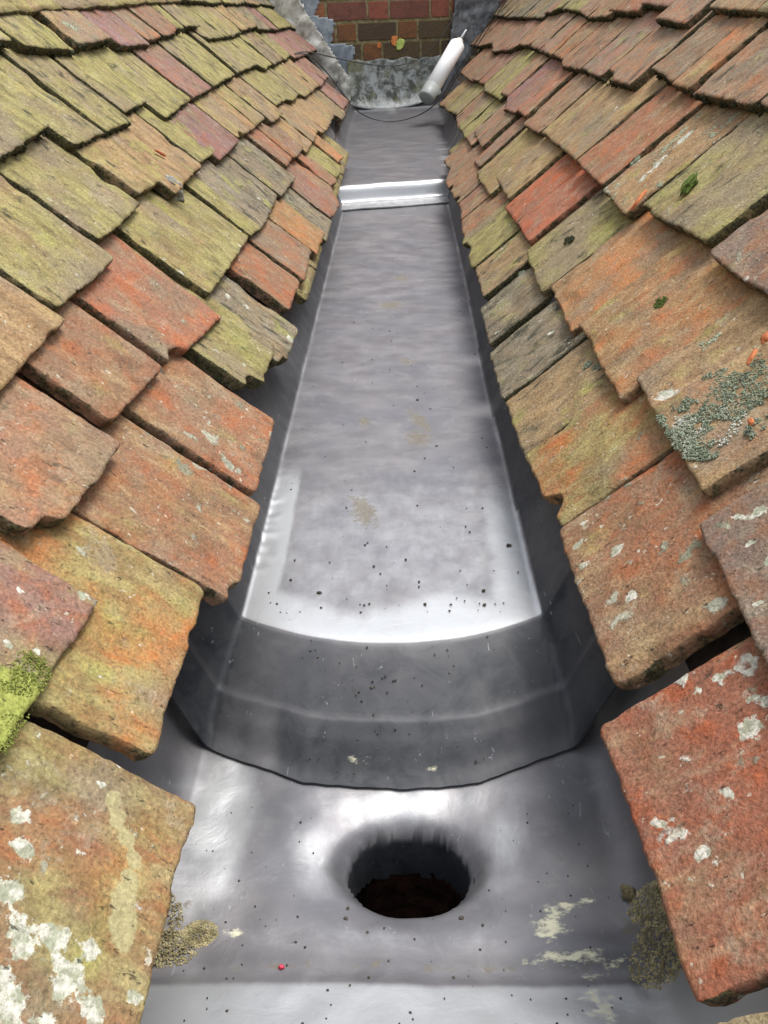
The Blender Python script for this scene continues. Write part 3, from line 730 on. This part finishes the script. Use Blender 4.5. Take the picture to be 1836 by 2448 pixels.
for nm_, pl, mt in (('orange_lichen', [(937, 88), (944, 85), (951, 88), (949, 98), (946, 110), (938, 109), (935, 98)], simple('orange_lichen', (.55, .13, .03), (.75, .30, .08), 90)), ('lime_lichen', [(950, 96), (957, 92), (965, 94), (968, 102), (964, 112), (957, 119), (949, 119), (947, 108)], simple('lime_lichen', (.35, .48, .08), (.62, .72, .22), 90)),
                    ('orange_lichen', [(903, 102), (911, 101), (911, 116), (902, 114)], simple('rust_lichen', (.45, .12, .03), (.60, .22, .06), 90))):
    PENDING.append((nm_, pl, mt))
tag(wall, 'old red brick wall with mossy mortar closing the far end of the gutter', 'brick wall')
bv = wall.modifiers.new('worn', 'BEVEL'); bv.width = .003; bv.segments = 2

def slab(name, pts, mat, off0, th, label, cat, sub=.012, amp=.004, holder='w'):
    """polygon traced on the wall, filled with a fine grid and given thickness"""
    P = [atw(x, y, off0) for x, y in pts]
    xs = [p.x for p in P]; zs = [p.z for p in P]
    def inside(x, z):
        c = False
        for i in range(len(P)):
            a, b = P[i], P[i-1]
            if (a.z > z) != (b.z > z) and x < (b.x-a.x)*(z-a.z)/(b.z-a.z)+a.x: c = not c
        return c
    nx = int((max(xs)-min(xs))/sub)+2; nz = int((max(zs)-min(zs))/sub)+2
    idx = {}; V, Fs = [], []
    def vid(i, j):
        if (i, j) not in idx:
            x = min(xs)+i*sub; z = min(zs)+j*sub
            x += .35*sub*noise.noise(Vector((i*.7, j*.7, 1))); z += .35*sub*noise.noise(Vector((i*.7, j*.7, 9)))
            idx[(i, j)] = len(V); V.append(wall_point(x, z, off0+th+amp*fbm(Vector((x*16, z*16, 3)), 2)))
        return idx[(i, j)]
    for i in range(nx):
        for j in range(nz):
            if inside(min(xs)+(i+.5)*sub, min(zs)+(j+.5)*sub): Fs.append((vid(i, j), vid(i+1, j), vid(i+1, j+1), vid(i, j+1)))
    o = obj(name, V, Fs, mat); s = o.modifiers.new('thickness', 'SOLIDIFY'); s.thickness = th; s.offset = -1
    tag(o, label, cat); return o
M_FIL = simple('lime_mortar', (.27, .26, .21), (.58, .57, .52), 26, 1, .003, thr=(.34, .62))
M_BLUE = simple('old_lead', (.13, .155, .18), (.30, .34, .37), 22, .6, .003)
M_DARKL = simple('dark_old_lead', (.05, .055, .06), (.20, .21, .22), 26, .6, .003)
for nm_, pl, mt in PENDING:
    q_ = slab(nm_, pl, mt, .006, .002, 'lichen', 'x', .0022, .001); q_.parent = wall; del q_['category']; del q_['label']
slab('stepped_flashing', [(735, -60), (765, -60), (762, 10), (752, 38), (798, 46), (800, 60), (792, 104), (843, 107), (848, 118), (842, 165), (842, 262), (800, 200), (740, 90), (700, 20), (690, -60)], M_BLUE, .010, .003,
     'blue-grey stepped lead flashing on the brick wall, left of the gutter', 'flashing', .007, .002)
slab('mortar_fillet', [(640, -60), (715, -60), (722, 10), (752, 55), (790, 112), (812, 150), (836, 185), (840, 240), (846, 262), (826, 268), (800, 240), (760, 165), (720, 110), (690, 60), (650, 20)], M_FIL, .016, .05,
     'rough whitish mortar fillet where the left tiles meet the wall', 'mortar fillet', .006, .014)
slab('side_flashing', [(1092, -60), (1210, -60), (1190, 20), (1150, 80), (1105, 165), (1075, 225), (1056, 262), (1036, 262), (1044, 200), (1078, 132), (1080, 72), (1086, 20)], M_DARKL, .012, .012,
     'dark creased lead flashing between the brick wall and the right tiles', 'flashing', .007, .008)
# apron flashing below the bricks: hangs to the gutter sole with a curved lower edge
t = NT('mottled_lead'); co = t.co(); n1 = t.noise(co, 20, 6, .7, .3); n2 = t.noise(co, 60, 5, .7); zz = t.n('ShaderNodeSeparateXYZ'); t.set(zz.inputs[0], co)
c = t.mix(t.step(n1, .40, .62), (.30, .32, .31), (.055, .058, .045))
c = t.mix(t.step(t.noise(co, 13, 3), .52, .66, 0, .7), c, (.13, .13, .05))
lowm = t.step(t.math('ADD', zz.outputs[2], t.math('MULTIPLY', n1, .10)), .115, .155, 1, 0)
c = t.mix(lowm, c, t.mix(t.step(n2, .4, .7), (.62, .63, .60), (.42, .43, .40)))
M_MOT = t.out(c, .8, 0, t.bump(n2, .003, .8))
V = []; nr, nc = 22, 60
for i in range(nr):
    for j in range(nc):
        v = i/(nr-1); x = -.205+(.375)*j/(nc-1); u = (x+.04)/.19
        zb = .052+.036*u*u; zt = .232+.01*noise.noise(Vector((x*20, 0, 0)))
        z = zt+(zb-zt)*v
        off = .014+.050*v**1.6+.003*noise.noise(Vector((x*18, z*25, 6)))+(.006*math.exp(-((x+.03-.02*v)/.006)**2))
        V.append(wall_point(x, z, off))
ap = obj('apron_flashing', V, grid_faces(nr, nc), M_MOT); s = ap.modifiers.new('thickness', 'SOLIDIFY'); s.thickness = .003
tag(ap, 'mottled black and white lead apron with curved lower edge under the brick wall', 'flashing')

# ---------------------------------------------------------------- sealant cartridge and wire
def frame_from(a, b):
    z = (b-a).normalized(); x = z.cross(Vector((0, 0, 1))).normalized(); y = z.cross(x)
    return x, y, z
def lathe(name, a, b, prof, mat, parent=None, seg=40, org=Vector()):
    x, y, z = frame_from(a, b); L = (b-a).length; V, Fs = [], []
    for (s_, r_) in prof:
        for k in range(seg):
            th = k/seg*math.tau; V.append(a+z*(s_)+x*(r_*math.cos(th))+y*(r_*math.sin(th))-org)
    for i in range(len(prof)-1):
        for k in range(seg): Fs.append((i*seg+k, i*seg+(k+1) % seg, (i+1)*seg+(k+1) % seg, (i+1)*seg+k))
    Fs.append(tuple(range(seg))[::-1]); Fs.append(tuple((len(prof)-1)*seg+k for k in range(seg)))
    o = obj(name, V, Fs, mat, parent); 
    return o
ca_, cb_ = aty(1018, 236, 3.42), aty(1094, 106, 3.60)
cart = empty('sealant_cartridge', ca_); tag(cart, 'white cylindrical sealant cartridge with grey base and cream neck leaning by the right tiles', 'cartridge')
ax_ = (cb_-ca_).normalized(); Lc = (cb_-ca_).length
m_wp = NT('white_plastic').out((.86, .87, .86), .35); m_gp = NT('grey_base').out((.27, .29, .28), .5); m_cp = NT('cream_plastic').out((.62, .60, .47), .5)
m_np = NT('cloudy_nozzle').out((.42, .46, .47), .4)
RR_ = .0285
lathe('tube', ca_, cb_, [(.055, RR_), (Lc-.006, RR_), (Lc-.002, RR_-.002), (Lc, RR_-.006)], m_wp, cart, org=ca_)
lathe('end_cap', ca_, cb_, [(0, RR_-.004), (.002, RR_-.001), (.006, RR_+.0006), (.055, RR_+.0006)], m_gp, cart, org=ca_)
lathe('neck', ca_+ax_*Lc, cb_+ax_*.05, [(0, .014), (.018, .014), (.020, .011), (.024, .007)], m_cp, cart, 20, ca_)
lathe('nozzle', ca_+ax_*(Lc+.024), cb_+ax_*.2, [(0, .0060), (.04, .0034), (.05, .0028)], m_np, cart, 16, ca_)

def wire(name, pts, rad, mat, label):
    cu_ = bpy.data.curves.new(name, 'CURVE'); cu_.dimensions = '3D'; cu_.bevel_depth = rad; cu_.bevel_resolution = 3; cu_.resolution_u = 10
    sp = cu_.splines.new('NURBS'); sp.points.add(len(pts)-1); sp.order_u = 4; sp.use_endpoint_u = True
    for i, p in enumerate(pts): sp.points[i].co = (*p, 1)
    cu_.materials.append(mat)
    o = bpy.data.objects.new(name, cu_); COL.objects.link(o)
    dg = bpy.context.evaluated_depsgraph_get(); me = bpy.data.meshes.new_from_object(o.evaluated_get(dg)); bpy.data.objects.remove(o)
    o = bpy.data.objects.new(name, me); COL.objects.link(o); tag(o, label, 'wire'); return o
m_wire = NT('dull_wire').out((.045, .045, .04), .6)
W = lambda l: [aty(*q) for q in l]
wire('wire', W([(705, 128, 3.16), (727, 122, 3.20), (745, 125, 3.26), (800, 138, 3.42), (860, 152, 3.60), (935, 160, 3.70), (1000, 150, 3.70), (1048, 100, 3.70), (1085, 45, 3.72), (1130, -35, 3.75), (1170, -90, 3.75)]), .0019, m_wire,
     'thin dark wire sagging from the left tiles across in front of the bricks')
wire('wire', W([(705, 130, 3.15), (730, 124, 3.18), (758, 145, 3.2), (800, 195, 3.3), (838, 255, 3.42), (880, 284, 3.50), (935, 294, 3.52), (995, 281, 3.50), (1040, 254, 3.42), (1075, 205, 3.32), (1120, 125, 3.22), (1180, 40, 3.2), (1225, -40, 3.2)]), .0019, m_wire,
     'thin dark wire looping low over the far lead sheet and up the right tiles')
wire('wire', W([(1062, 236, 3.34), (1085, 195, 3.28), (1130, 125, 3.22), (1190, 36, 3.16), (1235, -40, 3.12)]), .0016, m_wire,
     'short thin dark wire lying against the edge of the right tiles beside the cartridge')

# ---------------------------------------------------------------- small loose things
def rock(name, loc, sx, sy, sz, mat, label, cat, sd, jag=.35, rot=(0, 0, 0), seg=3):
    import bmesh
    bm = bmesh.new(); bmesh.ops.create_icosphere(bm, subdivisions=seg, radius=1)
    for v in bm.verts:
        k = 1+jag*fbm(v.co*1.6+Vector((sd, 0, 0)), 4); v.co = Vector((v.co.x*sx*k, v.co.y*sy*k, v.co.z*sz*k))
    me = bpy.data.meshes.new(name); bm.to_mesh(me); bm.free(); me.materials.append(mat)
    for p in me.polygons: p.use_smooth = True
    o = bpy.data.objects.new(name, me); COL.objects.link(o); o.location = loc; o.rotation_euler = rot
    tag(o, label, cat); return o
m_frag = simple('broken_clay', (.33, .085, .025), (.55, .19, .07), 90, .9, .002)
m_grey = simple('grey_mortar', (.14, .135, .12), (.42, .41, .37), 160, 1, .003)
m_mud = simple('dry_mud', (.09, .075, .035), (.22, .19, .10), 200, 1, .002)
def roofp(px, py, side, off): return on_roof(px, py, side, off)
def lay(o, side, ang):
    f, up, n = roof_frame(side); a = Vector((0, 1, 0)); x = a*math.cos(ang)+up*math.sin(ang); y = n.cross(x)
    o.rotation_euler = Matrix(((x.x, y.x, n.x), (x.y, y.y, n.y), (x.z, y.z, n.z))).to_euler()
lay(rock('tile_fragment', roofp(1525, 480, 1, .002), .017, .0038, .0018, m_frag, 'bright orange tile splinter at the edge of the mint-lichened tile on the right', 'tile fragment', 3, .5), 1, 1.15)
lay(rock('tile_fragment', roofp(1797, 852, 1, .001), .0075, .0026, .0012, m_frag, 'small orange tile splinter lying on crusty grey-green lichen', 'tile fragment', 5, .4), 1, .9)
lay(rock('tile_fragment', roofp(1795, 1008, 1, .001), .0035, .002, .002, m_frag, 'tiny orange crumb below the splinter on crusty lichen', 'tile fragment', 6, .4), 1, .4)
lay(rock('tile_fragment', roofp(1832, 805, 1, .001), .006, .0045, .0015, m_frag, 'orange tile chip at the right frame edge above the crusty lichen', 'tile fragment', 8, .4), 1, .7)
lay(rock('tile_fragment', roofp(384, 366, -1, .001), .010, .0022, .002, m_frag, 'thin red tile splinter on an olive tile, upper left', 'tile fragment', 9, .5), -1, 2.3)
lay(rock('mortar_lump', roofp(408, 447, -1, -.008), .021, .013, .010, m_grey, 'rough grey mortar lump under a tile edge, upper left', 'mortar lump', 12, .5, seg=4), -1, 2.2)
lay(rock('moss_tuft', roofp(1648, 440, 1, .001), .013, .0075, .005, m_moss_g, 'small round green moss tuft on an olive tile, upper right', 'moss', 14, .5, seg=4), 1, 1.0)
mud = atz(1508, 2108, -.040); rock('mud_lump', (mud.x, mud.y, z_near(mud.x, mud.y)+.004), .0052, .0052, .0040, m_mud, 'round brown mud lump on the near lead sheet beside the right tile', 'mud lump', 17, .5)
b_ = atz(672, 2306, -.052)
rock('berry', (b_.x, b_.y, z_near(b_.x, b_.y)+.001), .0018, .0016, .0014, NT('red_speck').out((.5, .02, .06), .5), 'tiny crimson speck on the near lead sheet, left of the outlet', 'berry', 2, .3)

# grit scattered on the lead, and dirt heaped against the near tiles
rg = random.Random(5); pts = []
def lead_h(X, Y):
    if Y > .62: return 0.0 if Y < 2.25 else .045
    if Y < .455: return z_near(X, Y)
    return None
for _ in range(115):
    X, Y = rg.uniform(-.13, .11), .62+.9*rg.random()**2.2; pts.append((Vector((X, Y, .0006)), rg.uniform(.0004, .0014)*(1.0 if rg.random() < .85 else 1.7), .6))
for _ in range(95):
    X = rg.uniform(-.10, .09); k = rg.random(); q = rg.uniform(.0, .13); Y, z = at_path(q); Y += .05*((X-XC)/.13)**2*smooth(.15, .03, q)+.036*((X-XC)/.13)**2*smooth(.03, .15, q)
    pts.append((Vector((X, Y, z+.0015)), rg.uniform(.0004, .0011), .7))
for _ in range(115):
    X, Y = rg.uniform(-.15, .14), rg.uniform(.28, .455)
    if math.hypot(X-HX, (Y-HY)/.75) < .06: continue
    pts.append((Vector((X, Y, z_near(X, Y)+.0005)), rg.uniform(.0003, .0010)*(1 if rg.random() < .9 else 2.0), .7))
V, Fs = granules(pts, rg); gr = obj('grit', V, Fs, simple('dark_grit', (.015, .014, .012), (.10, .08, .055), 300, 1, .001)); tag(gr, 'dark grit and crumbs scattered over the lead', 'grit', kind='stuff')
def heap(loc_list, n_, lab, sd, mat):
    r_ = random.Random(sd); pts = []
    for _ in range(n_):
        cx_, cy_, rx, ry, h_ = r_.choice(loc_list); a = r_.uniform(0, math.tau); k = math.sqrt(r_.random())
        X, Y = cx_+rx*k*math.cos(a), cy_+ry*k*math.sin(a)
        x = abs(X-XC); zz = max(0, x-(.150 if X < 0 else .143))*1.15
        pts.append((Vector((X, Y, z_near(X, Y)+zz+h_*(1-k*k)*r_.random())), r_.uniform(.0003, .0010), .7))
    V, Fs = granules(pts, r_); o = obj('dirt_heap', V, Fs, mat); tag(o, lab, 'dirt', kind='stuff'); return o
m_dirt = simple('olive_dirt', (.16, .135, .06), (.42, .36, .20), 160, 1, .002)
heap([(-.168, .352, .016, .026, .004), (-.160, .338, .022, .012, .003), (-.140, .35, .012, .010, .001)], 2400, 'olive dirt heaped against the lowest left tile', 4, m_dirt)
heap([(.156, .350, .014, .014, .006), (.150, .315, .014, .022, .006), (.165, .335, .010, .03, .006)], 2600, 'olive dirt heaped against the lowest right tile', 8, m_dirt)
